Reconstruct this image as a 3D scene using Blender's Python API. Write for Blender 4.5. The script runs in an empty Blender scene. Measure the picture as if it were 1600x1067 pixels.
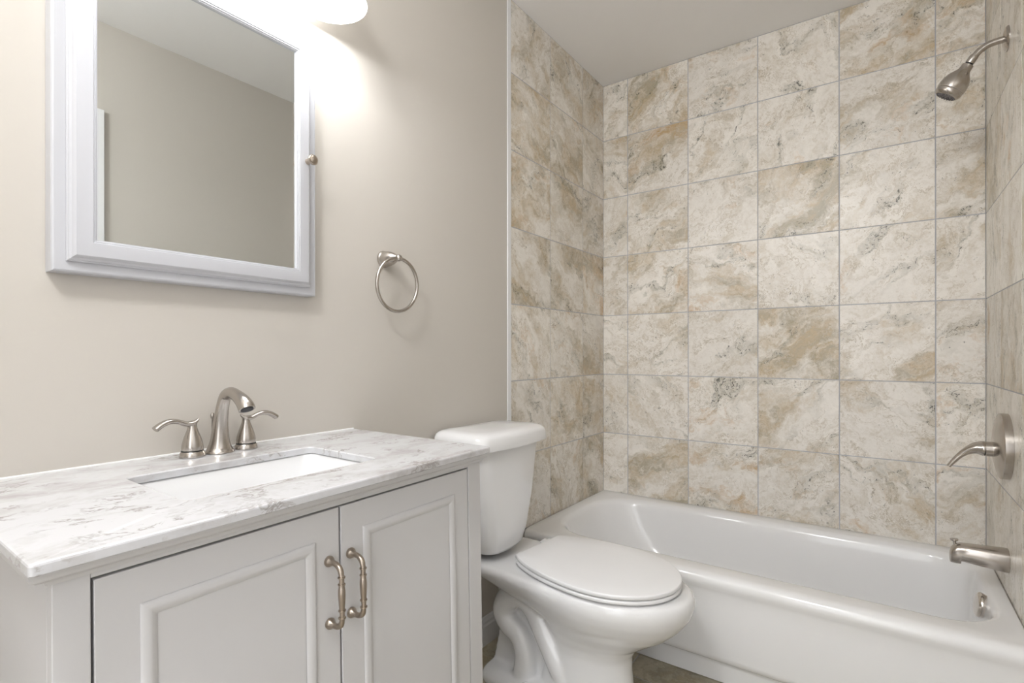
import bpy, bmesh, math, random
from mathutils import Vector, Matrix
PI = math.pi
R = 0.36            # height of the tub rim above the floor; heights below are given from the rim
S = bpy.context.scene
C = S.collection
random.seed(7)

# ------------------------------------------------------------------ camera, world, exposure
cam_d = bpy.data.cameras.new('camera')
cam = bpy.data.objects.new('camera', cam_d); C.objects.link(cam)
cam_d.sensor_fit = 'HORIZONTAL'; cam_d.sensor_width = 36.0
cam_d.lens = 812.38/1600*36
cam_d.shift_y = 17.6/1600
cam_d.clip_start = 0.02
cam.location = (1.219, -2.546, 0.7306+R)
cam.rotation_euler = (PI/2, 0.0008, 0.6202)
S.camera = cam

W = bpy.data.worlds.new('world'); S.world = W; W.use_nodes = True
bg = W.node_tree.nodes['Background']
bg.inputs[0].default_value = (0.96, 0.975, 1.0, 1); bg.inputs[1].default_value = 2.3

S.view_settings.view_transform = 'Standard'; S.view_settings.look = 'None'
S.view_settings.gamma = 1.0; S.view_settings.use_curve_mapping = False
S.view_settings.exposure = 0.38
BULB_W = 2.3
FILL_W = 26.0
SHADE_E = 2.2

# ------------------------------------------------------------------ materials
def mat(name):
    m = bpy.data.materials.new(name); m.use_nodes = True
    nt = m.node_tree
    return m, nt, nt.nodes['Principled BSDF']
def nd(nt, t, **kw):
    n = nt.nodes.new(t)
    for k, v in kw.items():
        if isinstance(k, str) and k.startswith('i_'): n.inputs[k[2:]].default_value = v
        else: setattr(n, k, v)
    return n
def simple(name, col, rough=.5, metal=0, spec=.5, coat=0, bump=0, bscale=200):
    m, nt, b = mat(name)
    b.inputs['Base Color'].default_value = (*col, 1); b.inputs['Roughness'].default_value = rough
    b.inputs['Metallic'].default_value = metal; b.inputs['Specular IOR Level'].default_value = spec
    b.inputs['Coat Weight'].default_value = coat
    tc = nd(nt, 'ShaderNodeTexCoord')
    n = nd(nt, 'ShaderNodeTexNoise'); n.inputs['Scale'].default_value = bscale; n.inputs['Detail'].default_value = 3
    nt.links.new(tc.outputs['Object'], n.inputs['Vector'])
    mr = nd(nt, 'ShaderNodeMapRange'); mr.inputs['To Min'].default_value = max(0, rough-.012); mr.inputs['To Max'].default_value = rough+.012
    nt.links.new(n.outputs['Fac'], mr.inputs['Value']); nt.links.new(mr.outputs['Result'], b.inputs['Roughness'])
    if bump:
        bp = nd(nt, 'ShaderNodeBump'); bp.inputs['Strength'].default_value = bump; bp.inputs['Distance'].default_value = .001
        nt.links.new(n.outputs['Fac'], bp.inputs['Height']); nt.links.new(bp.outputs['Normal'], b.inputs['Normal'])
    return m
def ramp(nt, stops, src=None):
    r = nd(nt, 'ShaderNodeValToRGB'); e = r.color_ramp.elements
    while len(e) < len(stops): e.new(.5)
    for el, (p, c) in zip(e, stops):
        el.position = p; el.color = (*c, 1) if len(c) == 3 else c
    if src is not None: nt.links.new(src, r.inputs['Fac'])
    return r
def math_(nt, op, a, b=None, clamp=False):
    n = nd(nt, 'ShaderNodeMath', operation=op); n.use_clamp = clamp
    for i, v in enumerate((a, b)):
        if v is None: continue
        if isinstance(v, (int, float)): n.inputs[i].default_value = v
        else: nt.links.new(v, n.inputs[i])
    return n.outputs[0]
def mixc(nt, fac, a, b, blend='MIX'):
    n = nd(nt, 'ShaderNodeMix', data_type='RGBA', blend_type=blend)
    for s, v in ((n.inputs[0], fac), (n.inputs[6], a), (n.inputs[7], b)):
        if isinstance(v, (int, float)): s.default_value = v
        elif isinstance(v, tuple): s.default_value = (*v, 1)
        else: nt.links.new(v, s)
    return n.outputs[2]
def noise(nt, vec, scale, detail=4, rough=.55, dist=0):
    n = nd(nt, 'ShaderNodeTexNoise'); n.inputs['Scale'].default_value = scale; n.inputs['Detail'].default_value = detail
    n.inputs['Roughness'].default_value = rough; n.inputs['Distortion'].default_value = dist
    nt.links.new(vec, n.inputs['Vector']); return n
def mapping(nt, vec, scale=(1,1,1), rot=(0,0,0), loc=(0,0,0)):
    m = nd(nt, 'ShaderNodeMapping'); m.inputs['Scale'].default_value = scale; m.inputs['Rotation'].default_value = rot
    m.inputs['Location'].default_value = loc
    nt.links.new(vec, m.inputs['Vector']); return m.outputs[0]

def tile_material(name, light, cream, tan, rust, dark, gloss=.32, tan_gain=1.0):
    """travertine-look porcelain: every tile reads its own offset and turn from the mesh ('tile_co', 'tile_rnd')."""
    m, nt, b = mat(name); L = nt.links
    co = nd(nt, 'ShaderNodeAttribute', attribute_name='tile_co').outputs['Vector']
    rnd = nd(nt, 'ShaderNodeAttribute', attribute_name='tile_rnd')
    rs = nd(nt, 'ShaderNodeSeparateColor'); L.new(rnd.outputs['Color'], rs.inputs[0])
    r1, r2, r3 = rs.outputs
    # warped, stretched flow coordinate
    w = noise(nt, co, 6.5, 6, .62)
    sub = nd(nt, 'ShaderNodeVectorMath', operation='SUBTRACT'); L.new(w.outputs['Color'], sub.inputs[0]); sub.inputs[1].default_value = (.5,.5,.5)
    sc = nd(nt, 'ShaderNodeVectorMath', operation='SCALE'); L.new(sub.outputs[0], sc.inputs[0]); sc.inputs['Scale'].default_value = .22
    add = nd(nt, 'ShaderNodeVectorMath', operation='ADD'); L.new(co, add.inputs[0]); L.new(sc.outputs[0], add.inputs[1])
    wc = add.outputs[0]
    fl = mapping(nt, wc, (3.4, 6.2, 3))
    big = noise(nt, fl, 1.0, 6, .62).outputs['Fac']
    fl2 = mapping(nt, wc, (7, 14, 5), loc=(3.1, 7.7, 1.3))
    mid = noise(nt, fl2, 1.0, 7, .68).outputs['Fac']
    fine = noise(nt, co, 75, 6, .7).outputs['Fac']
    # base: near-white to cream clouding
    v = math_(nt, 'ADD', math_(nt, 'MULTIPLY', mid, .65), math_(nt, 'MULTIPLY', fine, .35))
    c0 = ramp(nt, [(.36, cream), (.50, light), (.62, tuple(min(1, x*1.06) for x in light))], v).outputs[0]
    # tan clouds
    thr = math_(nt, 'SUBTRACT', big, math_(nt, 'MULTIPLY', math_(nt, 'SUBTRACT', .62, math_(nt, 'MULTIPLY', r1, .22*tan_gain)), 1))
    tex = noise(nt, mapping(nt, wc, (30, 48, 30)), 1.0, 6, .72).outputs['Fac']
    tanf = math_(nt, 'MULTIPLY', math_(nt, 'MULTIPLY', math_(nt, 'ADD', thr, math_(nt, 'MULTIPLY', math_(nt, 'SUBTRACT', tex, .5), .22)), 6.0), math_(nt, 'MULTIPLY', tex, 1.5), clamp=True)
    grn = tuple(x*.9 for x in tan[:2]) + (tan[2]*.98,)
    tcol = mixc(nt, math_(nt, 'MULTIPLY', math_(nt, 'SUBTRACT', mid, .42), 6, clamp=True), (tan[0]*1.12, tan[1]*1.07, tan[2]*.98), (tan[0]*.80, tan[1]*.86, tan[2]*.92))
    c1 = mixc(nt, math_(nt, 'MULTIPLY', tanf, .85), c0, tcol)
    # rusty drifts
    fr = mapping(nt, wc, (5, 9, 4), loc=(9.2, 2.7, 5.3))
    ru = noise(nt, fr, 1.0, 6, .66).outputs['Fac']
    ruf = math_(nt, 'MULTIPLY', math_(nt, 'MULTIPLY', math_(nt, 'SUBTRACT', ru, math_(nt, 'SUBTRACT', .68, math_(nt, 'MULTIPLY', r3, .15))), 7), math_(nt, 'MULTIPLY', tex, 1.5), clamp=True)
    c2 = mixc(nt, ruf, c1, rust)
    # thin wandering vein lines
    vn = noise(nt, mapping(nt, wc, (5, 13, 4), loc=(1.7, 4.4, 8.2)), 1.4, 5, .6).outputs['Fac']
    ln = math_(nt, 'ABSOLUTE', math_(nt, 'SUBTRACT', vn, .5))
    lnf = math_(nt, 'SUBTRACT', 1.0, math_(nt, 'MULTIPLY', ln, 55), clamp=True)
    vm = noise(nt, co, 9, 3, .5).outputs['Fac']
    vmask = math_(nt, 'MULTIPLY', math_(nt, 'SUBTRACT', vm, .42), 5, clamp=True)
    c3 = mixc(nt, math_(nt, 'MULTIPLY', math_(nt, 'MULTIPLY', lnf, vmask), .6), c2, (tan[0]*.72, tan[1]*.70, tan[2]*.62))
    # fine scratchy grain lines
    g = noise(nt, mapping(nt, wc, (15, 30, 15)), 1.0, 6, .66).outputs['Fac']
    gl = math_(nt, 'SUBTRACT', 1.0, math_(nt, 'MULTIPLY', math_(nt, 'ABSOLUTE', math_(nt, 'SUBTRACT', g, .47)), 38), clamp=True)
    gmask = math_(nt, 'MULTIPLY', math_(nt, 'SUBTRACT', noise(nt, mapping(nt, wc, (6, 10, 6), loc=(2, 9, 4)), 1.0, 4, .6).outputs['Fac'], .40), 5, clamp=True)
    c3 = mixc(nt, math_(nt, 'MULTIPLY', math_(nt, 'MULTIPLY', gl, gmask), .62), c3, (tan[0]*.85, tan[1]*.84, tan[2]*.8))
    # grey-green stain along a band, with dark pits inside it
    bn = noise(nt, mapping(nt, wc, (2.2, 6.5, 3), loc=(5.5, 1.1, 2.2)), 1.0, 3, .5).outputs['Fac']
    band = math_(nt, 'SUBTRACT', 1.0, math_(nt, 'MULTIPLY', math_(nt, 'ABSOLUTE', math_(nt, 'SUBTRACT', bn, .55)), 22), clamp=True)
    bm_ = math_(nt, 'MULTIPLY', band, math_(nt, 'MULTIPLY', math_(nt, 'SUBTRACT', noise(nt, co, 6, 2, .5).outputs['Fac'], .40), 5, clamp=True))
    c4 = mixc(nt, math_(nt, 'MULTIPLY', math_(nt, 'MULTIPLY', bm_, tex), .75), c3, (dark[0]*3.2, dark[1]*3.3, dark[2]*2.9))
    pn = noise(nt, mapping(nt, wc, (70, 105, 80)), 1.0, 4, .62).outputs['Fac']
    pth = math_(nt, 'SUBTRACT', .70, math_(nt, 'ADD', math_(nt, 'MULTIPLY', bm_, .13), math_(nt, 'MULTIPLY', gmask, .055)))
    pit = math_(nt, 'MULTIPLY', math_(nt, 'SUBTRACT', pn, pth), 28, clamp=True)
    c5 = mixc(nt, math_(nt, 'MULTIPLY', pit, .85), c4, dark)
    # tile-to-tile tint
    tint = math_(nt, 'ADD', .93, math_(nt, 'MULTIPLY', r2, .09))
    cc = nd(nt, 'ShaderNodeCombineColor'); 
    for i in range(3): L.new(tint, cc.inputs[i])
    c6 = mixc(nt, 1.0, c5, cc.outputs[0], 'MULTIPLY')
    L.new(c6, b.inputs['Base Color'])
    b.inputs['Roughness'].default_value = gloss
    bp = nd(nt, 'ShaderNodeBump'); bp.inputs['Strength'].default_value = .12; bp.inputs['Distance'].default_value = .0012
    hgt = math_(nt, 'SUBTRACT', math_(nt, 'MULTIPLY', v, .6), pit)
    L.new(hgt, bp.inputs['Height']); L.new(bp.outputs['Normal'], b.inputs['Normal'])
    return m

def quartz_material():
    m, nt, b = mat('swirled white quartz'); L = nt.links
    co = nd(nt, 'ShaderNodeTexCoord').outputs['Object']
    w = noise(nt, co, 7, 4, .6)
    sub = nd(nt, 'ShaderNodeVectorMath', operation='SUBTRACT'); L.new(w.outputs['Color'], sub.inputs[0]); sub.inputs[1].default_value = (.5,.5,.5)
    sc = nd(nt, 'ShaderNodeVectorMath', operation='SCALE'); L.new(sub.outputs[0], sc.inputs[0]); sc.inputs['Scale'].default_value = .14
    add = nd(nt, 'ShaderNodeVectorMath', operation='ADD'); L.new(co, add.inputs[0]); L.new(sc.outputs[0], add.inputs[1])
    f = mapping(nt, add.outputs[0], (13, 5.0, 13), rot=(0, 0, .35))
    a = noise(nt, f, 1.0, 5, .62).outputs['Fac']
    base = ramp(nt, [(.32, (.46, .445, .44)), (.44, (.56, .555, .56)), (.54, (.625, .628, .645))], a).outputs[0]
    f2 = mapping(nt, add.outputs[0], (26, 9, 26), rot=(0, 0, .5), loc=(3, 1, 2))
    d = noise(nt, f2, 1.0, 6, .62).outputs['Fac']
    stroke = math_(nt, 'SUBTRACT', 1.0, math_(nt, 'MULTIPLY', math_(nt, 'ABSOLUTE', math_(nt, 'SUBTRACT', d, .42)), 26), clamp=True)
    mk = math_(nt, 'MULTIPLY', math_(nt, 'SUBTRACT', noise(nt, co, 9, 3, .5).outputs['Fac'], .43), 7, clamp=True)
    c1 = mixc(nt, math_(nt, 'MULTIPLY', math_(nt, 'MULTIPLY', stroke, mk), .9), base, (.30, .275, .255))
    flake = math_(nt, 'MULTIPLY', math_(nt, 'SUBTRACT', d, .64), 14, clamp=True)
    c2 = mixc(nt, math_(nt, 'MULTIPLY', flake, .6), c1, (.40, .375, .35))
    L.new(c2, b.inputs['Base Color']); b.inputs['Roughness'].default_value = .16
    return m

M = {}
M['paint'] = simple('greige eggshell paint', (.585, .55, .50), .55, spec=.3, bump=.06, bscale=420)
M['ceil'] = simple('flat white ceiling paint', (.92, .91, .90), .8, spec=.2, bump=.05, bscale=300)
M['trimw'] = simple('white trim paint', (.80, .80, .81), .35)
M['cab'] = simple('white lacquered cabinet paint', (.63, .625, .63), .38)
M['cabm'] = simple('white lacquered mirror frame', (.54, .545, .575), .3)
M['porc'] = simple('white glazed porcelain', (.83, .83, .835), .07, coat=.3)
M['tub'] = simple('white enamel', (.87, .87, .875), .14, coat=.2)
M['seat'] = simple('white plastic seat', (.88, .88, .89), .22)
M['nickel'] = simple('brushed nickel', (.50, .465, .43), .25, metal=1, bscale=500)
M['pewter'] = simple('antique pewter', (.42, .36, .30), .30, metal=1, bscale=500)
M['chrome'] = simple('polished nickel', (.66, .62, .58), .10, metal=1)
M['dark'] = simple('dark rubber', (.02, .02, .02), .6)
M['gap'] = simple('dark cabinet interior', (.05, .05, .055), .8)
M['grout'] = simple('pale grey grout', (.47, .47, .50), .85, bump=.2, bscale=600)
M['caulk'] = simple('white caulk', (.84, .84, .83), .45)
M['mirror'] = simple('mirror glass', (.80, .83, .83), .01, metal=1)
M['mirror'].node_tree.nodes['Principled BSDF'].inputs['Roughness'].default_value = 0
for l in list(M['mirror'].node_tree.links):
    if l.to_socket.name == 'Roughness': M['mirror'].node_tree.links.remove(l)
M['hallfloor'] = simple('hall floor boards', (.35, .27, .2), .4)
M['tile'] = tile_material('travertine look wall tile', (.86, .82, .76), (.72, .665, .575), (.48, .385, .245), (.55, .355, .16), (.075, .070, .055))
M['ftile'] = tile_material('travertine look floor tile', (.52, .47, .36), (.40, .355, .26), (.29, .245, .165), (.27, .2, .11), (.05, .05, .035), .4, 1.4)
M['quartz'] = quartz_material()
def shade_material():
    m, nt, b = mat('frosted glass shade lit')
    b.inputs['Base Color'].default_value = (.9, .9, .9, 1); b.inputs['Roughness'].default_value = .25
    b.inputs['Emission Color'].default_value = (1, .985, .96, 1); b.inputs['Emission Strength'].default_value = SHADE_E
    return m
M['shade'] = shade_material()
m, nt, b = mat('lit bulb'); b.inputs['Emission Color'].default_value = (1, .98, .95, 1); b.inputs['Emission Strength'].default_value = 6
M['bulb'] = m

# ------------------------------------------------------------------ object helpers
def empty(name, loc, label, cat):
    o = bpy.data.objects.new(name, None); C.objects.link(o)
    o.location = (loc[0], loc[1], loc[2]+R); o.empty_display_size = .05
    o['label'] = label; o['category'] = cat
    bpy.context.view_layer.update()
    return o
def obj(name, bm, material, parent=None, smooth=True, angle=40, bevel=0, fix=True):
    if fix: bmesh.ops.recalc_face_normals(bm, faces=bm.faces)
    org = parent.matrix_world.translation.copy() if parent else Vector((0, 0, 0))
    bmesh.ops.translate(bm, verts=bm.verts, vec=Vector((0, 0, R)) - org)
    me = bpy.data.meshes.new(name); bm.to_mesh(me); bm.free()
    for mm in (material if isinstance(material, (list, tuple)) else [material]): me.materials.append(mm)
    o = bpy.data.objects.new(name, me); C.objects.link(o)
    if parent: o.parent = parent
    if smooth:
        me.polygons.foreach_set('use_smooth', [True]*len(me.polygons))
        try: me.set_sharp_from_angle(angle=math.radians(angle))
        except Exception: pass
    if bevel:
        mod = o.modifiers.new('bevel', 'BEVEL'); mod.width = bevel; mod.segments = 2; mod.limit_method = 'ANGLE'; mod.harden_normals = False
    bpy.context.view_layer.update()
    return o
def struct(o): o['kind'] = 'structure'; return o
def tag(o, label, cat): o['label'] = label; o['category'] = cat; return o

# ------------------------------------------------------------------ mesh helpers
def box(bm, x0, x1, y0, y1, z0, z1):
    v = [bm.verts.new((x, y, z)) for x in (x0, x1) for y in (y0, y1) for z in (z0, z1)]
    for f in ((0,1,3,2), (4,6,7,5), (0,4,5,1), (2,3,7,6), (0,2,6,4), (1,5,7,3)):
        bm.faces.new([v[i] for i in f])
    return v
def loft(bm, rings, cap0=True, cap1=True, closed=True):
    vs = [[bm.verts.new(p) for p in r] for r in rings]
    n = len(rings[0])
    for a, b_ in zip(vs, vs[1:]):
        for i in range(n if closed else n-1):
            j = (i+1) % n
            bm.faces.new((a[i], a[j], b_[j], b_[i]))
    if cap0: bm.faces.new(list(reversed(vs[0])))
    if cap1: bm.faces.new(vs[-1])
    return vs
def rrect(x0, x1, y0, y1, r, z, n=8, bow=0):
    """rounded rectangle ring in the xy plane; r may be one radius or four (x0y0, x1y0, x1y1, x0y1)."""
    rr = r if isinstance(r, (list, tuple)) else (r,)*4
    pts = []
    for (cx, cy, sx, sy, a0, q) in ((x0, y0, 1, 1, PI, rr[0]), (x1, y0, -1, 1, 1.5*PI, rr[1]), (x1, y1, -1, -1, 0, rr[2]), (x0, y1, 1, -1, .5*PI, rr[3])):
        for i in range(n+1):
            a = a0 + .5*PI*i/n
            pts.append([cx+sx*q+q*math.cos(a), cy+sy*q+q*math.sin(a), z])
    # extra points along the straight sides keep long edges well shaped
    out = []
    m = len(pts)
    for i, p in enumerate(pts):
        out.append(p)
        q = pts[(i+1) % m]
        if (i+1) % (n+1) == 0:
            for k in range(1, 6):
                t = k/6; out.append([p[0]+(q[0]-p[0])*t, p[1]+(q[1]-p[1])*t, z])
    if bow:
        ym = (y0+y1)/2; h = (y1-y0)/2; xm = (x0+x1)/2
        for p in out:
            if p[0] > xm: p[0] += bow*(1-((p[1]-ym)/h)**2)*min(1, (p[0]-xm)/(x1-xm)*1.0)
    return [tuple(p) for p in out]
def smooth_pts(pts, k=6):
    """Catmull-Rom through points that carry extra values (x,y,z,r...)."""
    out = []
    P = [pts[0]] + list(pts) + [pts[-1]]
    for i in range(1, len(P)-2):
        p0, p1, p2, p3 = P[i-1], P[i], P[i+1], P[i+2]
        for s in range(k):
            t = s/k
            out.append(tuple(.5*((2*b)+(-a+c)*t+(2*a-5*b+4*c-d)*t*t+(-a+3*b-3*c+d)*t**3) for a, b, c, d in zip(p0, p1, p2, p3)))
    out.append(tuple(pts[-1]))
    return out
def sweep(bm, pts, n=20, flat=None, cap=True, closed=False):
    """tube along (x,y,z,r); flat = (vector, factor) widens the section along a direction."""
    rings = []
    P = [Vector(p[:3]) for p in pts]
    m = len(P)
    up = None
    for i, p in enumerate(P):
        if closed: t = (P[(i+1) % m]-P[i-1]).normalized()
        else: t = (P[min(i+1, m-1)]-P[max(i-1, 0)]).normalized()
        if up is None:
            up = Vector((0, 0, 1)) if abs(t.z) < .9 else Vector((1, 0, 0))
            if flat: up = Vector(flat[0])
        u = (up - t*up.dot(t)).normalized(); v = t.cross(u); up = u
        r = pts[i][3]
        fu = flat[1] if flat else 1
        rings.append([tuple(p + u*(r*fu*math.cos(2*PI*k/n)) + v*(r*math.sin(2*PI*k/n))) for k in range(n)])
    if closed:
        rings.append(rings[0])
        vs = [[bm.verts.new(q) for q in r] for r in rings[:-1]]
        for a in range(m):
            A, B = vs[a], vs[(a+1) % m]
            for i in range(n):
                j = (i+1) % n; bm.faces.new((A[i], A[j], B[j], B[i]))
    else: loft(bm, rings, cap, cap)
def lathe(bm, prof, origin, axis, n=32):
    """prof: list of (radius, distance along axis)."""
    o = Vector(origin); a = Vector(axis).normalized()
    u = a.orthogonal().normalized(); v = a.cross(u)
    rings = []
    for r, h in prof:
        r = max(r, 1e-5)
        rings.append([tuple(o + a*h + u*(r*math.cos(2*PI*k/n)) + v*(r*math.sin(2*PI*k/n))) for k in range(n)])
    loft(bm, rings)
def ball(bm, c, r, n=16):
    lathe(bm, [(r*math.sin(PI*i/n), -r*math.cos(PI*i/n)) for i in range(n+1)], c, (0, 0, 1), 24)
def slab(bm, outline, z0, z1, r=.006, crown=0, seg=4):
    """thick plate from a convex outline with rounded edges."""
    cx = sum(p[0] for p in outline)/len(outline); cy = sum(p[1] for p in outline)/len(outline)
    def inset(d):
        return [(p[0]-(p[0]-cx)/math.hypot(p[0]-cx, p[1]-cy)*d, p[1]-(p[1]-cy)/math.hypot(p[0]-cx, p[1]-cy)*d) for p in outline]
    rings = []
    for k in range(seg+1):
        a = .5*PI*k/seg
        rings.append([(x, y, z0+r*.6*(1-math.sin(a))) for x, y in inset(r*.6*(1-math.cos(PI/2-a)) if False else r*.6*(1-math.sin(a)))])
    rings = [[(x, y, z0) for x, y in inset(r*.6)], [(x, y, z0+r*.6) for x, y in inset(0)]]
    for k in range(seg+1):
        a = .5*PI*k/seg
        rings.append([(x, y, z1-r+r*math.sin(a)) for x, y in inset(r*(1-math.cos(a)))])
    for t in (.3, .6, .85):
        rings.append([(x+(cx-x)*t, y+(cy-y)*t, z1+crown*(1-(1-t)**2)) for x, y in inset(r)])
    loft(bm, rings)
def frame(bm, y0, y1, z0, z1, prof):
    """mitred rectangular frame in the yz plane; prof = list of (inset from the outer edge, x)."""
    vs = []
    for d, x in prof:
        vs.append([bm.verts.new(p) for p in ((x, y0+d, z0+d), (x, y1-d, z0+d), (x, y1-d, z1-d), (x, y0+d, z1-d))])
    for a, b_ in zip(vs, vs[1:]):
        for i in range(4):
            j = (i+1) % 4; bm.faces.new((a[i], a[j], b_[j], b_[i]))

# ------------------------------------------------------------------ tiled surfaces
def tiled(name, parent, o, U, V, N, ucuts, vcuts, thick=.008, gap=.0036, material=None, rot=None, seed=1, tan_bias=0):
    """tiles over a plane (origin o, axes U,V, outward normal N) with grout bed behind; one mesh, two materials."""
    rg = random.Random(seed)
    bm = bmesh.new()
    lco = bm.loops.layers.float_vector.new('tile_co')
    lrn = bm.loops.layers.float_color.new('tile_rnd')
    o, U, V, N = map(Vector, (o, U, V, N))
    def P(u, v, h): return o + U*u + V*v + N*h
    u0, u1, v0, v1 = ucuts[0], ucuts[-1], vcuts[0], vcuts[-1]
    g = [bm.verts.new(P(u, v, -.0012)) for u, v in ((u0, v0), (u1, v0), (u1, v1), (u0, v1))]
    g2 = [bm.verts.new(P(u, v, -thick)) for u, v in ((u0, v0), (u1, v0), (u1, v1), (u0, v1))]
    fs = [bm.faces.new(g), bm.faces.new(list(reversed(g2)))]
    for i in range(4):
        j = (i+1) % 4; fs.append(bm.faces.new((g[i], g2[i], g2[j], g[j])))
    for f in fs: f.material_index = 1
    for i in range(len(ucuts)-1):
        for j in range(len(vcuts)-1):
            a, b_, c, d = ucuts[i], ucuts[i+1], vcuts[j], vcuts[j+1]
            h = gap/2
            a += h; b_ -= h; c += h; d -= h
            jit = (rg.uniform(-.0004, .0004))
            e = .0009
            lo = [bm.verts.new(P(u, v, -.0013)) for u, v in ((a, c), (b_, c), (b_, d), (a, d))]
            mi = [bm.verts.new(P(u, v, -e+jit*.3)) for u, v in ((a, c), (b_, c), (b_, d), (a, d))]
            hi = [bm.verts.new(P(u, v, 0)) for u, v in ((a+e, c+e), (b_-e, c+e), (b_-e, d-e), (a+e, d-e))]
            ff = [bm.faces.new(hi)]
            for k in range(4):
                l = (k+1) % 4
                ff.append(bm.faces.new((lo[k], lo[l], mi[l], mi[k]))); ff.append(bm.faces.new((mi[k], mi[l], hi[l], hi[k])))
            ang = rot if rot is not None else rg.choice((.55, .55, .7, .45, .9, -.35, 2.2, .25, 1.1))
            off = Vector((rg.uniform(-40, 40), rg.uniform(-40, 40), rg.uniform(-40, 40)))
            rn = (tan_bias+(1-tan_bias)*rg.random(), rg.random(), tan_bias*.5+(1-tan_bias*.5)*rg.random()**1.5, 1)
            ca, sa = math.cos(ang), math.sin(ang)
            for f in ff:
                for lp in f.loops:
                    q = lp.vert.co - o
                    u, v = q.dot(U)-a, q.dot(V)-c
                    lp[lco] = Vector((ca*u+sa*v, -sa*u+ca*v, 0)) + off
                    lp[lrn] = rn
    return obj(name, bm, [material or M['tile'], M['grout']], parent, smooth=False, fix=False)

T = 0.3106                      # tile pitch
X1 = 1.524                      # right tile wall
ZC = 2.1535                     # ceiling
XR = 1.60                       # painted right wall
YF = -3.05                      # wall with the doorway
rows = [-.36] + [(-.0154+k)*T for k in range(0, 7)] + [ZC]
def quadbox(name, x0, x1, y0, y1, z0, z1, m, parent=None, bevel=0):
    bm = bmesh.new(); box(bm, x0, x1, y0, y1, z0, z1); return obj(name, bm, m, parent, smooth=False, bevel=bevel)

# left wall: paint up to the tub, tiled beyond
wl = struct(quadbox('wall_left', -.12, 0, YF-.12, .12, -.36, ZC+.1, M['paint']))
tiled('tile_facing', wl, (.0015, 0, 0), (0, -1, 0), (0, 0, 1), (1, 0, 0), [.0, .232, .5427, .8495], rows, .0014, seed=11, tan_bias=.7)  # browner tiles here: partly their own tone, partly shade put into the colour
wb = struct(quadbox('wall_back', 0, XR+.12, .008, .12, -.36, ZC+.1, M['paint']))
tiled('tile_facing', wb, (0, 0, 0), (1, 0, 0), (0, 0, 1), (0, -1, 0), [0, .1386, .1386+T, .1386+2*T, .1386+3*T, .1386+4*T, X1], rows, .008, seed=23)
bm = bmesh.new()
box(bm, XR, XR+.12, YF-.12, .008, -.36, ZC+.1)
wr = struct(obj('wall_right', bm, M['paint'], smooth=False))
quadbox('furring', X1+.008, XR, -.86, .008, -.36, ZC, M['paint'], wr)
tiled('tile_facing', wr, (X1, 0, 0), (0, -1, 0), (0, 0, 1), (-1, 0, 0), [0, .289, .60, .86], rows, .008, rot=1.45, seed=5)
ce = struct(quadbox('ceiling', 0, XR, YF, .0, ZC, ZC+.1, M['ceil']))
# floor: tiled
fl = struct(quadbox('floor', -.12, XR+.12, YF-.12, .12, -.48, -.369, M['grout']))
tiled('tile_facing', fl, (0, 0, -.36), (1, 0, 0), (0, 1, 0), (0, 0, 1), [0, .19, .50, .81, 1.12, 1.43, XR], [YF, -2.74, -2.43, -2.12, -1.81, -1.50, -1.19, -.88, -.57, 0], .008, material=M['ftile'], seed=31)
# unseen front wall; doorway added behind the camera to let world light in
bm = bmesh.new()
DX0, DX1, DZ = .70, 1.47, 1.70
box(bm, 0, DX0, YF-.12, YF, -.36, ZC); box(bm, DX1, XR, YF-.12, YF, -.36, ZC); box(bm, DX0, DX1, YF-.12, YF, DZ, ZC)
wf = struct(obj('wall_front', bm, M['paint'], smooth=False))
bm = bmesh.new()
for (a, c, e, g) in ((DX0-.07, DX0+.012, -.36, DZ+.07), (DX1-.012, DX1+.07, -.36, DZ+.07), (DX0+.012, DX1-.012, DZ-.012, DZ+.07)):
    box(bm, a, c, YF+.001, YF+.018, e, g)
tr = struct(obj('trim_2', bm, M['trimw'], smooth=False, bevel=.003))
# white door in the right wall, seen only as a strip in the mirror
bm = bmesh.new(); box(bm, XR-.012, XR-.0005, -2.60, -1.815, -.355, 1.70)
dr = struct(obj('door_1', bm, M['trimw'], smooth=False, bevel=.002))
for (za, zb) in ((-.15, .55), (.72, 1.58)):
    bm = bmesh.new(); frame(bm, -2.49, -1.92, za, zb, [(0, XR-.0122), (.004, XR-.019), (.02, XR-.019), (.03, XR-.0125)])
    obj('door_panel', bm, M['trimw'], dr, smooth=False)
bm = bmesh.new()
lathe(bm, [(.026, 0), (.026, .005), (.012, .01), (.011, .03), (.024, .042), (.027, .055), (.02, .066), (0, .069)], (XR-.0122, -1.88, .58), (-1, 0, 0))
obj('door_handle', bm, M['nickel'], dr)
bm = bmesh.new()
for (a, c, e, g) in ((-2.668, -2.603, -.36, 1.772), (-1.812, -1.747, -.36, 1.772), (-2.603, -1.812, 1.703, 1.772)):
    box(bm, XR-.018, XR-.0005, a, c, e, g)
struct(obj('trim_4', bm, M['trimw'], smooth=False, bevel=.003))
# hall floor outside the doorway
struct(quadbox('floor_hall', -.6, 2.3, YF-2.0, YF-.12, -.46, -.36, M['hallfloor']))
# white edge strip between paint and tile
struct(quadbox('trim_1', 0, .0045, -.873, -.8497, -.36, ZC, M['trimw'], bevel=.001))
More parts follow.
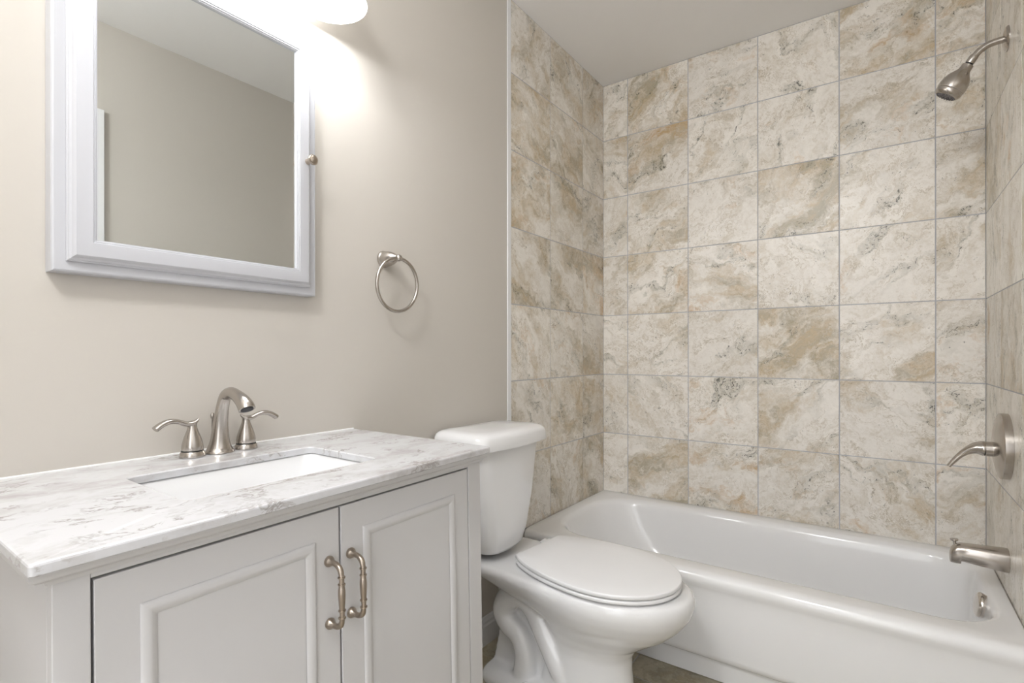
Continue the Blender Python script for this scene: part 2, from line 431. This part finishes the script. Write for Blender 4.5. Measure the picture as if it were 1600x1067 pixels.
# baseboard on the left wall between vanity and tile
bm = bmesh.new()
prof = [(0, -.36), (.013, -.36), (.013, -.29), (.010, -.282), (.010, -.274), (.006, -.264), (.005, -.258), (0, -.258)]
loft(bm, [[(x, y, z) for x, z in prof] for y in (-1.585, -.874)])
struct(obj('baseboard_left', bm, M['trimw'], smooth=False))
bm = bmesh.new()
loft(bm, [[(x, y, z) for x, z in prof] for y in (YF+.001, -2.385)])
struct(obj('baseboard_left_end', bm, M['trimw'], smooth=False)).name = 'trim_3'
bm = bmesh.new()
loft(bm, [[(XR-x, y, z) for x, z in prof] for y in (-1.745, -.862)])
struct(obj('baseboard_right', bm, M['trimw'], smooth=False))

# ------------------------------------------------------------------ bathtub
t = empty('bathtub', (.76, -.39, -.36), 'white alcove bathtub along the tiled back wall', 'bathtub')
bm = bmesh.new()
ox0, ox1, oy0, oy1 = .0035, X1-.002, -.782, -.002
rc = (.03, .012, .004, .004)
rings = [rrect(ox0, ox1, oy0+.006, oy1, rc, -.050), rrect(ox0, ox1, oy0+.001, oy1, rc, -.036), rrect(ox0, ox1, oy0, oy1, rc, -.026), rrect(ox0, ox1, oy0+.002, oy1, rc, -.016), rrect(ox0+.0, ox1, oy0+.009, oy1, rc, -.006), rrect(ox0+.001, ox1-.001, oy0+.020, oy1-.001, rc, -.001), rrect(ox0+.004, ox1-.004, oy0+.034, oy1-.004, rc, 0)]
def basin(d, z, e=0):
    # opening outline, d = distance from the lip, e = extra slope at the reclining end (left)
    return rrect(.062+d+e, 1.484-d*.8, -.684+d, -.072-d, (max(.05, .19-d*.3), max(.05, .15-d*.3), max(.05, .13-d*.3), max(.05, .20-d*.3)), z)
rings += [basin(-.010, -.001), basin(0, -.004), basin(.009, -.012), basin(.015, -.024), basin(.020, -.045, .004), basin(.030, -.12, .03), basin(.042, -.20, .075), basin(.058, -.255, .12), basin(.085, -.288, .17), basin(.13, -.302, .2), basin(.2, -.306, .24)]
loft(bm, rings, cap0=False)
# apron
prof = [(-.776, -.050), (-.773, -.06), (-.7715, -.10), (-.770, -.262), (-.7685, -.272), (-.764, -.281), (-.757, -.287), (-.750, -.290), (-.7475, -.296), (-.7465, -.303), (-.7465, -.358), (-.72, -.358)]
loft(bm, [[(x, y, z) for y, z in prof] for x in (ox0+.004, ox0+.03, .4, .8, 1.2, ox1)], False, False, closed=False)
obj('tub_shell', bm, M['tub'], t, angle=60)
bm = bmesh.new()
oa = Vector((-1, -.10, .16)).normalized(); oc = Vector((1.4635, -.412, -.045))
lathe(bm, [(.033, -.012), (.036, 0), (.0372, .004), (.0368, .009), (.033, .013), (.025, .0155), (.012, .0165), (0, .0168)], oc, oa)
ov = obj('overflow_plate', bm, M['chrome'], t); ov['label'] = 'shiny metal overflow plate at the faucet end'

# ------------------------------------------------------------------ toilet
t = empty('toilet', (.45, -1.08, -.36), 'white two-piece toilet with closed lid between vanity and tub', 'toilet')
YA = -1.08
def egg(xb, xf, hw, z, yc=YA, p=1.0, n=48, mid=.46):
    xm = xb + (xf-xb)*mid
    pts = []
    for k in range(n):
        a = 2*PI*k/n; c, s = math.cos(a), math.sin(a)
        ax = (xf-xm) if c > 0 else (xm-xb)
        e = 1.0 if c > 0 else p
        pts.append((xm+ax*math.copysign(abs(c)**e, c), yc+hw*math.copysign(abs(s)**(e if c < 0 else 1.0), s), z))
    return pts
bm = bmesh.new()
# bowl outside and pedestal (one loft), rim to floor
loft(bm, [egg(.30, .778, .172, .0445), egg(.285, .787, .183, .038), egg(.28, .791, .188, .024), egg(.285, .789, .187, .006), egg(.29, .780, .180, -.018), egg(.30, .757, .165, -.05), egg(.31, .720, .143, -.085), egg(.32, .670, .120, -.118), egg(.335, .625, .104, -.148), egg(.335, .607, .098, -.18), egg(.325, .606, .098, -.22), egg(.31, .612, .100, -.28), egg(.30, .622, .106, -.325), egg(.295, .63, .110, -.36)])
# rear deck carrying the tank
def deck(y, zt, zb, x0, x1): return [(x0, y, zb), (x1, y, zb), (x1, y, zt), (x0, y, zt)]
loft(bm, [rrect(.07, .40, -1.20, -.96, .03, .000), rrect(.055, .42, -1.215, -.945, .03, .012), rrect(.05, .43, -1.222, -.938, .03, .03), rrect(.05, .42, -1.222, -.938, .03, .040), rrect(.055, .40, -1.216, -.944, .03, .046)])
# shelf flowing from the tank into the bowl: hulls of both outlines, level by level
def hull_ring(pts, cx, cy, z, n=64):
    P = sorted(set((round(p[0], 6), round(p[1], 6)) for p in pts))
    def half(Q):
        h = []
        for q in Q:
            while len(h) > 1 and (h[-1][0]-h[-2][0])*(q[1]-h[-2][1])-(h[-1][1]-h[-2][1])*(q[0]-h[-2][0]) <= 0: h.pop()
            h.append(q)
        return h
    a, b_ = half(P), half(P[::-1]); H = a[:-1]+b_[:-1]
    out = []
    for k in range(n):
        t = 2*PI*k/n; d = (math.cos(t), math.sin(t)); best = 0
        for (x0, y0), (x1, y1) in zip(H, H[1:]+H[:1]):
            ex, ey = x1-x0, y1-y0; den = d[0]*ey-d[1]*ex
            if abs(den) < 1e-12: continue
            u = ((x0-cx)*ey-(y0-cy)*ex)/den; w = ((x0-cx)*d[1]-(y0-cy)*d[0])/den
            if u > 0 and -1e-9 <= w <= 1+1e-9: best = max(best, u)
        out.append((cx+d[0]*best, cy+d[1]*best, z))
    return out
lev = [(.0455, .060, .128, (.30, .776, .172)), (.040, .052, .136, (.285, .785, .182)), (.026, .050, .139, (.28, .791, .188)), (.012, .075, .134, (.28, .790, .187)), (-.010, .135, .124, (.285, .784, .182)), (-.035, .190, .110, (.295, .769, .172)), (-.06, .245, .096, (.305, .748, .159)), (-.09, .31, .080, (.315, .714, .139))]
loft(bm, [hull_ring(egg(e[0], e[1], e[2], z) + rrect(x0, .40, YA-.03*(.4-x0)/.35*.6-hw, YA-.03*(.4-x0)/.35*.6+hw, .03, z), .45, YA, z) for z, x0, hw, e in lev])
# web, foot
loft(bm, [[(x, YA+s, z) for x, z in ((.12, -.34), (.16, -.16), (.13, -.02), (.45, .0), (.50, -.34))] for s in (-.045, .045)])
loft(bm, [rrect(.105, .63, YA-.125, YA+.125, .06, -.36), rrect(.108, .627, YA-.124, YA+.124, .06, -.338), rrect(.12, .615, YA-.114, YA+.114, .06, -.325), rrect(.145, .59, YA-.09, YA+.09, .06, -.315)])
# exposed trapway on both flanks
for sy in (-1, 1):
    y = YA+sy*.062
    sweep(bm, smooth_pts([(.46, YA+sy*.05, -.32, .045), (.41, y, -.25, .043), (.355, y, -.165, .041), (.305, y, -.088, .040), (.255, y, -.062, .040), (.205, y, -.082, .040), (.183, y, -.128, .039), (.205, y, -.168, .037), (.248, y, -.195, .036), (.268, y, -.245, .036), (.268, y, -.30, .039), (.268, y, -.345, .046)], 6), 20)
o = obj('bowl', bm, M['porc'], t)
mod = o.modifiers.new('fuse', 'REMESH'); mod.mode = 'VOXEL'; mod.voxel_size = .0055; mod.use_smooth_shade = True
mod = o.modifiers.new('glaze', 'SMOOTH'); mod.factor = .6; mod.iterations = 9
dg = bpy.context.evaluated_depsgraph_get()
me = bpy.data.meshes.new_from_object(o.evaluated_get(dg)); o.modifiers.clear(); o.data = me
me.polygons.foreach_set('use_smooth', [True]*len(me.polygons))
# tank
ty0, ty1 = -1.292, -.952
bm = bmesh.new()
loft(bm, [rrect(.060, .165, ty0+.095, ty1-.095, .03, .062, bow=.01), rrect(.035, .180, ty0+.075, ty1-.082, .035, .070, bow=.014), rrect(.030, .190, ty0+.062, ty1-.072, .04, .085, bow=.016), rrect(.028, .197, ty0+.050, ty1-.058, .04, .13, bow=.018), rrect(.022, .205, ty0+.026, ty1-.030, .04, .26, bow=.02), rrect(.018, .207, ty0+.006, ty1-.004, .036, .430, bow=.02)])
obj('tank', bm, M['porc'], t, angle=60)
bm = bmesh.new()
ly0, ly1 = -1.318, -.925
loft(bm, [rrect(.012, .222, ly0+.004, ly1-.004, .032, .4215, bow=.024), rrect(.009, .2255, ly0+.0005, ly1-.0005, .034, .4230, bow=.025), rrect(.009, .226, ly0, ly1, .034, .427, bow=.025), rrect(.010, .2235, ly0+.003, ly1-.003, .034, .456, bow=.025), rrect(.012, .219, ly0+.008, ly1-.008, .034, .4655, bow=.0245), rrect(.016, .211, ly0+.016, ly1-.016, .034, .4715, bow=.024), rrect(.022, .202, ly0+.026, ly1-.026, .034, .475, bow=.022), rrect(.035, .185, ly0+.045, ly1-.045, .034, .478, bow=.018), rrect(.08, .13, ly0+.14, ly1-.14, .02, .480, bow=.0)])
obj('tank_lid', bm, M['porc'], t, angle=60)
# seat and lid
def lid_outline(xb, xf, hw, yc, cb, n=30):
    xm = .525
    right = []
    for k in range(n+1):
        a = .5*PI*k/n
        right.append((xm+(xf-xm)*math.cos(a)**1.0, hw*math.sin(a)))
    m = 14
    for k in range(1, m+1):
        x = xm-(xm-xb)*k/m
        right.append((x, hw*math.sqrt(max(0, 1-((xm-x)/cb)**2))))
    back = right[-1][1]
    pts = [(x, yc+y) for x, y in right]
    pts += [(xb, yc+back*(1-2*k/10)) for k in range(1, 10)]
    pts += [(x, yc-y) for x, y in reversed(right)]
    a = -.095; ca, sa = math.cos(a), math.sin(a)
    return [(.525+ca*(x-.525)-sa*(y-yc), yc+sa*(x-.525)+ca*(y-yc)) for x, y in pts[:-1]]
YS = -1.077
bm = bmesh.new(); slab(bm, lid_outline(.268, .752, .186, YS, .351), .0505, .0615, .004)
obj('seat', bm, M['seat'], t, angle=50)
bm = bmesh.new(); slab(bm, lid_outline(.257, .753, .1865, YS, .343), .0645, .077, .004, crown=.003)
obj('lid', bm, M['seat'], t, angle=50)
for s in (-1, 1):
    bm = bmesh.new()
    loft(bm, [rrect(.228, .262, YS+.03+s*.075-.022, YS+.03+s*.075+.022, .008, z) for z in (.044, .062)] + [rrect(.232, .258, YS+.03+s*.075-.018, YS+.03+s*.075+.018, .008, .066)])
    obj('hinge', bm, M['seat'], t)
for s in (-1, 1):
    bm = bmesh.new(); lathe(bm, [(.014, 0), (.014, .008), (.009, .018), (0, .021)], (.30, YA+s*.108, -.328), (0, 0, 1), 20)
    obj('bolt_cap', bm, M['seat'], t)

# ------------------------------------------------------------------ vanity, worktop, sink
def skew(bm):
    # the cabinet run is a little deeper at its left end, as in the photograph
    for v in bm.verts:
        q = (-1.61-v.co.y)/.79
        v.co.z -= .004*q*min(1, max(0, v.co.x)/.5)
        v.co.x *= 1+.036*q+.055*min(.6, max(0, .48-v.co.z))
VF = .452       # front of the face frame
vy0, vy1 = -2.374, -1.602
t = empty('vanity_cabinet', (.23, -1.985, -.36), 'white two-door vanity cabinet under the quartz worktop', 'cabinet')
bm = bmesh.new()
# face frame
gx = VF
dl0, dl1, dm0, dm1, dtop, dbot = -2.3385, -1.6455, -1.9945, -1.9905, .4715, -.245
box(bm, VF-.018, VF, vy0, dl0, -.36, .50); box(bm, VF-.018, VF, dl1, vy1, -.36, .50)
box(bm, VF-.018, VF, dl0, dl1, dtop, .50); box(bm, VF-.018, VF, dl0, dl1, -.30, dbot)
# carcass sides, bottom, back
box(bm, .003, VF-.018, vy0, vy0+.016, -.36, .50); box(bm, .003, VF-.018, vy1-.016, vy1, -.36, .50)
box(bm, .003, VF-.018, vy0+.016, vy1-.016, -.27, -.255); box(bm, .003, .012, vy0+.016, vy1-.016, -.255, .50)
box(bm, .35, .365, vy0+.016, vy1-.016, -.36, -.27)
skew(bm); obj('cabinet_body', bm, M['cab'], t, smooth=False, bevel=.0012)
bm = bmesh.new()
def crown(prof, ya, yb, side):
    pass
cp = [(VF, .4785), (VF+.006, .479), (VF+.008, .484), (VF+.012, .4865), (VF+.017, .4875), (VF+.022, .491), (VF+.024, .4955), (VF+.025, .5015), (VF, .5015)]
loft(bm, [[(x, vy0-(x-VF), z) for x, z in cp], [(x, vy1+(x-VF)*.3, z) for x, z in cp]])
loft(bm, [[(.003, vy0-(x-VF), z) for x, z in cp], [(x, vy0-(x-VF), z) for x, z in cp]])
skew(bm); obj('crown_molding', bm, M['cab'], t, smooth=True, angle=30)
def door(y0, y1, pull_y):
    bm = bmesh.new()
    z0, z1 = dbot+.002, dtop-.003
    box(bm, VF-.017, VF, y0, y1, z0, z1)
    i = .046
    frame(bm, y0+i, y1-i, z0+i, z1-i, [(0, VF), (.001, VF+.002), (.004, VF+.0038), (.008, VF+.0046), (.012, VF+.0040), (.016, VF+.0022), (.019, VF+.0005)])
    skew(bm)
    d = obj('door', bm, M['cab'], t, smooth=True, angle=25, bevel=.001)
    bm = bmesh.new()
    zt, zb, off = .384, .281, VF+.0005
    hx = VF+.034
    for z in (zt, zb):
        lathe(bm, [(.0088, 0), (.0092, .003), (.0078, .006), (.0058, .0085), (.0045, .014)], (off, pull_y, z), (1, 0, 0), 20)
    path = [(off+.010, pull_y, zt, .0046), (hx-.012, pull_y, zt-.001, .0046), (hx-.003, pull_y, zt-.007, .0048), (hx, pull_y, zt-.018, .0043), (hx, pull_y, zt-.03, .0045), (hx, pull_y, (zt+zb)/2+.006, .0062), (hx, pull_y, zb+.032, .0045), (hx, pull_y, zb+.018, .0041), (hx-.003, pull_y, zb+.007, .0048), (hx-.012, pull_y, zb+.001, .0046), (off+.010, pull_y, zb, .0046)]
    sweep(bm, smooth_pts(path, 5), 16)
    for z in (zt-.0185, zt-.030, zb+.031, zb+.019):
        lathe(bm, [(.0042, -.0014), (.0060, -.0010), (.0062, 0), (.0060, .0010), (.0042, .0014)], (hx, pull_y, z), (0, 0, 1), 18)
    skew(bm); p = obj('pull', bm, M['pewter'], d); p['label'] = 'antique pewter bar pull'
door(dl0+.003, dm0, -2.0165); door(dm1, dl1-.003, -1.9725)

# worktop with the sink cut-out
CT, CB = .517, .5025
hx0, hx1, hy0, hy1 = .152, .380, -2.205, -1.845
t = empty('vanity_worktop', (.24, -2.0, CB), 'white and grey swirled quartz worktop on the white vanity', 'countertop')
bm = bmesh.new()
def outer(d, z): return rrect(.002, .490-d, -2.401+d, -1.609-d, (.002, .005, .005, .002), z)
def hole(d, z): return rrect(hx0-d, hx1+d, hy0-d, hy1+d, .018, z)
loft(bm, [hole(0, CT-.002), hole(.002, CT), outer(.003, CT), outer(.0008, CT-.001), outer(0, CT-.003), outer(0, CB+.002), outer(.002, CB), hole(.001, CB), hole(0, CB+.001), hole(0, CT-.002)], False, False)
bmesh.ops.remove_doubles(bm, verts=bm.verts, dist=1e-6)
skew(bm); obj('quartz_slab', bm, M['quartz'], t, angle=18)
bm = bmesh.new()
sweep(bm, [(.002, y, CT+.0002, .0028) for y in (-2.40, -2.2, -2.0, -1.8, -1.612)], 10)
skew(bm); obj('caulk_bead', bm, M['caulk'], t)
t = empty('undermount_sink', (.266, -2.02, .36), 'white rectangular undermount sink set into the quartz worktop', 'sink')
bm = bmesh.new()
def sk(d, z, r=.03): return rrect(hx0-.004+d, hx1+.004-d, hy0-.004+d, hy1+.004-d, r, z)
loft(bm, [sk(-.018, CB-.0005), sk(-.002, CB-.0005), sk(.002, CB-.004), sk(.008, CB-.03), sk(.022, CB-.09), sk(.032, CB-.112), sk(.05, CB-.122), sk(.095, CB-.126, .012)], False, True)
loft(bm, [sk(-.018, CB-.0005), sk(-.018, CB-.012), sk(-.008, CB-.014), sk(.010, CB-.10), sk(.04, CB-.132), sk(.095, CB-.136, .012)], False, True)
bmesh.ops.remove_doubles(bm, verts=bm.verts, dist=1e-6)
skew(bm); obj('basin', bm, M['porc'], t, angle=60)
bm = bmesh.new(); lathe(bm, [(.024, -.006), (.024, .001), (.021, .003), (.012, .0015), (.010, .004), (0, .005)], ((hx0+hx1)/2, (hy0+hy1)/2, CB-.1265), (0, 0, 1))
skew(bm); obj('drain', bm, M['nickel'], t)

# ------------------------------------------------------------------ basin faucet
FX, FY = .057, -2.001
t = empty('basin_faucet', (FX, FY, CT), 'brushed nickel two-handle faucet behind the vanity sink', 'faucet')
bm = bmesh.new()
path = [(FX-.001, FY, CT+.0004, .0285), (FX-.001, FY, CT+.003, .0280), (FX-.001, FY, CT+.012, .0232), (FX, FY, CT+.028, .0185), (FX+.003, FY, CT+.060, .0148), (FX+.011, FY, CT+.095, .0128), (FX+.025, FY, CT+.122, .0120), (FX+.047, FY, CT+.1305, .0117), (FX+.070, FY, CT+.126, .0122), (FX+.088, FY, CT+.119, .0136), (FX+.102, FY, CT+.111, .0152), (FX+.1105, FY, CT+.1035, .0160), (FX+.1135, FY, CT+.0990, .0161)]
sweep(bm, smooth_pts(path, 5), 28)
sp = obj('spout', bm, M['nickel'], t)
bm = bmesh.new(); d = Vector((.45, 0, -.9)).normalized()
lathe(bm, [(.0118, -.001), (.0118, .0012), (.009, .0014), (0, .001)], (FX+.1135, FY, CT+.0990), d, 20)
obj('aerator', bm, M['gap'], sp)
bm = bmesh.new(); lathe(bm, [(.0022, .0004), (.0022, .070), (.0038, .072), (.0045, .078), (.003, .083), (0, .084)], (FX-.026, FY-.003, CT), (0, 0, 1), 14)
obj('lift_rod', bm, M['nickel'], t)
for s in (-1, 1):
    y = FY + s*.0555
    bm = bmesh.new()
    lathe(bm, [(.0235, .0004), (.0238, .002), (.0225, .008), (.0205, .0115), (.019, .0118), (.019, .0135), (.0195, .014), (.0198, .020), (.0187, .028), (.0158, .039), (.0115, .051), (.0088, .059), (.0082, .066), (.0088, .070), (.004, .072), (0, .0722)], (FX+.002, y, CT), (0, 0, 1), 32)
    h = obj('handle', bm, M['nickel'], t)
    bm = bmesh.new()
    p = [(FX+.002, y-s*.012, CT+.0775, .0016), (FX+.002, y-s*.008, CT+.0730, .0034), (FX+.002, y, CT+.0685, .0058), (FX+.002, y+s*.012, CT+.0685, .0054), (FX+.003, y+s*.028, CT+.0750, .0050), (FX+.004, y+s*.044, CT+.0765, .0054), (FX+.005, y+s*.058, CT+.0715, .0058), (FX+.006, y+s*.069, CT+.0640, .0060)]
    sweep(bm, smooth_pts(p, 6), 18, flat=((1, 0, 0), 1.55))
    obj('lever', bm, M['nickel'], h)
    bm = bmesh.new(); lathe(bm, [(.0192, .0113), (.0202, .0116), (.0202, .0134), (.0192, .0137)], (FX+.002, y, CT), (0, 0, 1), 32)
    obj('seam', bm, M['dark'], h)

# ------------------------------------------------------------------ mirror cabinet
my0, my1, mz0, mz1 = -2.2745, -1.7525, .8755, 1.533
t = empty('mirror_cabinet', (.02, -2.013, mz0), 'white framed mirror cabinet on the wall above the vanity', 'medicine cabinet')
bm = bmesh.new()
frame(bm, my0, my1, mz0, mz1, [(0, .001), (0, .030), (.0015, .033), (.004, .0345), (.009, .035), (.03, .035), (.03, .001), (0, .001)])
obj('cabinet_frame', bm, M['cabm'], t, smooth=True, angle=25)
bm = bmesh.new()
i = .0195
frame(bm, my0+i, my1-i, mz0+i, mz1-i, [(0, .0352), (0, .040), (.002, .0415), (.003, .0440), (.0065, .0455), (.008, .048), (.0115, .0515), (.014, .0520), (.036, .0520), (.037, .0500), (.0395, .0505), (.0405, .0480), (.0425, .0480), (.0435, .0425), (.0435, .0352)])
d = obj('door', bm, M['cabm'], t, smooth=True, angle=25)
bm = bmesh.new(); g = i+.0425
box(bm, .0355, .0428, my0+g, my1-g, mz0+g, mz1-g)
obj('mirror_glass', bm, M['mirror'], d, smooth=False)
bm = bmesh.new()
lathe(bm, [(.0075, 0), (.0065, .004), (.005, .009), (.0055, .013), (.0105, .017), (.0128, .021), (.0128, .024), (.011, .027), (.0095, .0265), (.006, .029), (0, .030)], (.052, -1.787, 1.207), (1, 0, 0), 28)
k = obj('knob', bm, M['pewter'], d); k['label'] = 'round pewter knob'

# ------------------------------------------------------------------ vanity light
LX, LZ = .118, 1.590
LYS = (-1.772, -2.025)
LYM = sum(LYS)/2
t = empty('vanity_light', (.0, LYM, 1.70), 'lit bath bar light with frosted bell shades above the mirror', 'wall lamp')
bm = bmesh.new()
loft(bm, [[(x, LYM+a, 1.73+b_) for a, b_ in ((-h, -k), (h, -k), (h, k), (-h, k))] for x, h, k in ((.0005, .20, .045), (.012, .20, .045), (.02, .19, .035), (.024, .18, .025))])
obj('backplate', bm, M['nickel'], t, smooth=False, bevel=.002)
for y in LYS:
    bm = bmesh.new()
    sweep(bm, smooth_pts([(.02, y, 1.73, .008), (.06, y, 1.745, .008), (.11, y, 1.755, .008), (LX, y, 1.745, .008), (LX, y, 1.715, .008)], 5), 14)
    lathe(bm, [(.008, 0), (.022, -.004), (.024, -.03), (.020, -.032)], (LX, y, 1.722), (0, 0, 1), 24)
    obj('arm', bm, M['nickel'], t)
    bm = bmesh.new()
    out = [(.024, .118), (.034, .112), (.046, .098), (.058, .075), (.068, .05), (.078, .025), (.0875, .006), (.0905, .0)]
    inn = [(.0885, .0), (.085, .006), (.0755, .025), (.0655, .05), (.0555, .075), (.0435, .098), (.032, .109), (.022, .115)]
    lathe_pts = out + inn
    rings = []
    for r, h in lathe_pts:
        rings.append([(LX+r*math.cos(2*PI*q/40), y+r*math.sin(2*PI*q/40), LZ+h) for q in range(40)])
    loft(bm, rings, False, False)
    obj('shade', bm, M['shade'], t)
    bm = bmesh.new()
    lathe(bm, [(0, -.002), (.012, .0), (.022, .008), (.028, .02), (.029, .032), (.025, .048), (.016, .066), (.013, .080), (.013, .090), (0, .091)], (LX, y, LZ+.024), (0, 0, 1), 24)
    obj('bulb', bm, M['bulb'], t)
    ld = bpy.data.lights.new('bulb_glow', 'POINT'); ld.energy = BULB_W; ld.shadow_soft_size = .014; ld.color = (.955, .975, 1)
    lo = bpy.data.objects.new('bulb_glow', ld); C.objects.link(lo); lo.location = (LX, y, LZ+.004+R)
    lo.parent = t; lo.matrix_parent_inverse = t.matrix_world.inverted()

# unseen ceiling fill lamp, added near the doorway wall to brighten the room
QX, QY = .80, -2.84
t = empty('added_fill_lamp', (QX, QY, ZC), 'unseen fill lamp with white dome, added overhead near the doorway wall', 'added fill lamp')
bm = bmesh.new(); lathe(bm, [(.150, -.0005), (.152, -.012), (.146, -.022), (.138, -.024)], (QX, QY, ZC), (0, 0, 1), 40)
obj('fill_lamp_base', bm, M['nickel'], t)
bm = bmesh.new(); lathe(bm, [(.136, -.0245), (.134, -.045), (.118, -.070), (.085, -.088), (.04, -.097), (0, -.099)], (QX, QY, ZC), (0, 0, 1), 40)
obj('fill_lamp_dome', bm, M['shade'], t)
ld = bpy.data.lights.new('added_fill_glow', 'POINT'); ld.energy = FILL_W; ld.shadow_soft_size = .11; ld.color = (.96, .98, 1)
lo = bpy.data.objects.new('added_fill_glow', ld); C.objects.link(lo); lo.location = (QX, QY, ZC-.215+R)
lo.parent = t; lo.matrix_parent_inverse = t.matrix_world.inverted()

# ------------------------------------------------------------------ towel ring
TY, TZ = -1.503, 1.010
t = empty('towel_ring', (0, TY, TZ), 'brushed nickel towel ring on the wall beside the mirror', 'towel ring')
bm = bmesh.new()
lathe(bm, [(.0250, .0005), (.0255, .004), (.0245, .0075), (.0232, .009), (.0228, .012), (.0220, .022), (.0195, .034), (.0145, .046), (.0095, .054), (.008, .057)], (0, TY, TZ), (1, .08, 0), 32)
ball(bm, (.0625, TY+.005, TZ-.001), .0105)
obj('mount', bm, M['nickel'], t)
bm = bmesh.new(); rr_ = .0775
sweep(bm, [(.0625-.010*(1-math.cos(2*PI*k/64))/2, TY+.005+.001+rr_*math.sin(2*PI*k/64), TZ-.002-rr_+rr_*math.cos(2*PI*k/64), .0052) for k in range(64)], 16, closed=True)
obj('ring', bm, M['nickel'], t)

# ------------------------------------------------------------------ shower head, valve, tub spout on the right tile wall
PY = -.41
t = empty('wall_shower', (X1, PY, 1.673), 'brushed nickel shower head on a bent arm high on the right tile wall', 'shower head')
bm = bmesh.new()
lathe(bm, [(.0365, .0003), (.0365, .002), (.033, .006), (.022, .0095), (.013, .011)], (X1, PY, 1.673), (-1, 0, 0))
obj('flange', bm, M['nickel'], t)
bm = bmesh.new()
sweep(bm, smooth_pts([(X1-.004, PY, 1.673, .0098), (1.500, PY, 1.6725, .0098), (1.478, PY, 1.668, .0098), (1.458, PY, 1.655, .0098), (1.444, PY, 1.637, .0098), (1.4345, PY, 1.6235, .0098)], 6), 18)
ax = Vector((-.55, .10, -.82)).normalized(); hp = Vector((1.4365, PY, 1.6265))
lathe(bm, [(.0112, -.022), (.0118, -.020), (.0118, -.002), (.0112, 0)], hp, ax, 24)
obj('arm', bm, M['nickel'], t)
bm = bmesh.new()
lathe(bm, [(.010, -.001), (.0104, .0), (.0104, .004), (.010, .005)], hp, ax, 24)
obj('swivel_ring', bm, M['dark'], t)
bm = bmesh.new()
lathe(bm, [(.0125, .004), (.0150, .005), (.0155, .010), (.0168, .022), (.0220, .030), (.0310, .042), (.0362, .055), (.0385, .069), (.0380, .080), (.0365, .0815), (.0370, .083), (.0362, .092), (.0320, .099), (.0285, .101), (.027, .099)], hp, ax, 36)
hd = obj('head', bm, M['nickel'], t)
bm = bmesh.new()
lathe(bm, [(.027, .097), (.027, .0995), (.024, .1005), (0, .1005)], hp, ax, 32)
u = ax.orthogonal().normalized(); v = ax.cross(u)
for rad, cnt in ((.0245, 20), (.017, 13), (.009, 7)):
    for q in range(cnt):
        a = 2*PI*q/cnt; c = hp + u*(rad*math.cos(a)) + v*(rad*math.sin(a))
        lathe(bm, [(.0022, .1), (.0018, .1035), (0, .104)], c, ax, 8)
sp = obj('spray_face', bm, simple('grey spray face', (.16, .15, .16), .4), hd); sp['label'] = 'dark grey nozzle face'

VZ = .448
t = empty('shower_valve', (X1, PY, VZ), 'brushed nickel round shower valve with lever handle on the right tile wall', 'shower valve')
bm = bmesh.new()
lathe(bm, [(.098, .0003), (.0985, .010), (.098, .019), (.0955, .021), (.060, .030), (.035, .034), (.022, .0345)], (X1, PY, VZ), (-1, 0, 0), 48)
obj('escutcheon', bm, M['nickel'], t)
bm = bmesh.new(); hz = VZ-.012
lathe(bm, [(.0225, .033), (.0222, .052), (.0205, .053)], (X1, PY, hz), (-1, 0, 0))
obj('sleeve', bm, M['nickel'], t)
bm = bmesh.new(); lathe(bm, [(.0212, .0525), (.0212, .0545)], (X1, PY, hz), (-1, 0, 0)); obj('seam', bm, M['dark'], t)
bm = bmesh.new()
sweep(bm, smooth_pts([(X1-.054, PY, hz, .0220), (X1-.060, PY, hz+.0005, .0218), (X1-.074, PY, hz-.001, .0175), (X1-.092, PY, hz-.010, .0120), (X1-.110, PY, hz-.026, .0085), (X1-.125, PY, hz-.045, .0070), (X1-.138, PY, hz-.064, .0055)], 6), 22, flat=((0, 1, 0), 1.25))
obj('lever', bm, M['nickel'], t)

SZ = .105
t = empty('tub_spout', (X1, PY, SZ), 'brushed nickel tub spout with diverter on the right tile wall above the tub', 'tub spout')
bm = bmesh.new()
def sec(x, zt, zb, hw, n=28):
    zc, h = (zt+zb)/2, (zt-zb)/2
    return [(x, PY+hw*math.copysign(abs(math.cos(2*PI*k/n))**.8, math.cos(2*PI*k/n)), zc+h*math.copysign(abs(math.sin(2*PI*k/n))**.8, math.sin(2*PI*k/n))) for k in range(n)]
loft(bm, [sec(X1-.0003, .140, .071, .0345), sec(X1-.003, .1405, .0705, .0350), sec(1.47, .1385, .0745, .0315), sec(1.44, .1370, .0780, .0290), sec(1.4160, .1355, .0805, .0265), sec(1.4145, .1353, .0722, .0262), sec(1.406, .1325, .0715, .0255), sec(1.398, .1265, .0715, .0240), sec(1.3925, .1185, .0720, .0215), sec(1.3895, .1080, .0735, .0180), sec(1.3885, .1000, .0770, .0130)])
obj('spout_body', bm, M['nickel'], t, angle=50)
bm = bmesh.new()
lathe(bm, [(.0045, -.012), (.0042, .006), (.0042, .012), (.009, .0135), (.0108, .0155), (.0105, .0185), (.006, .0195), (0, .0197)], (1.4015, PY, .127), (-.12, 0, 1), 24)
obj('diverter_knob', bm, M['nickel'], t)
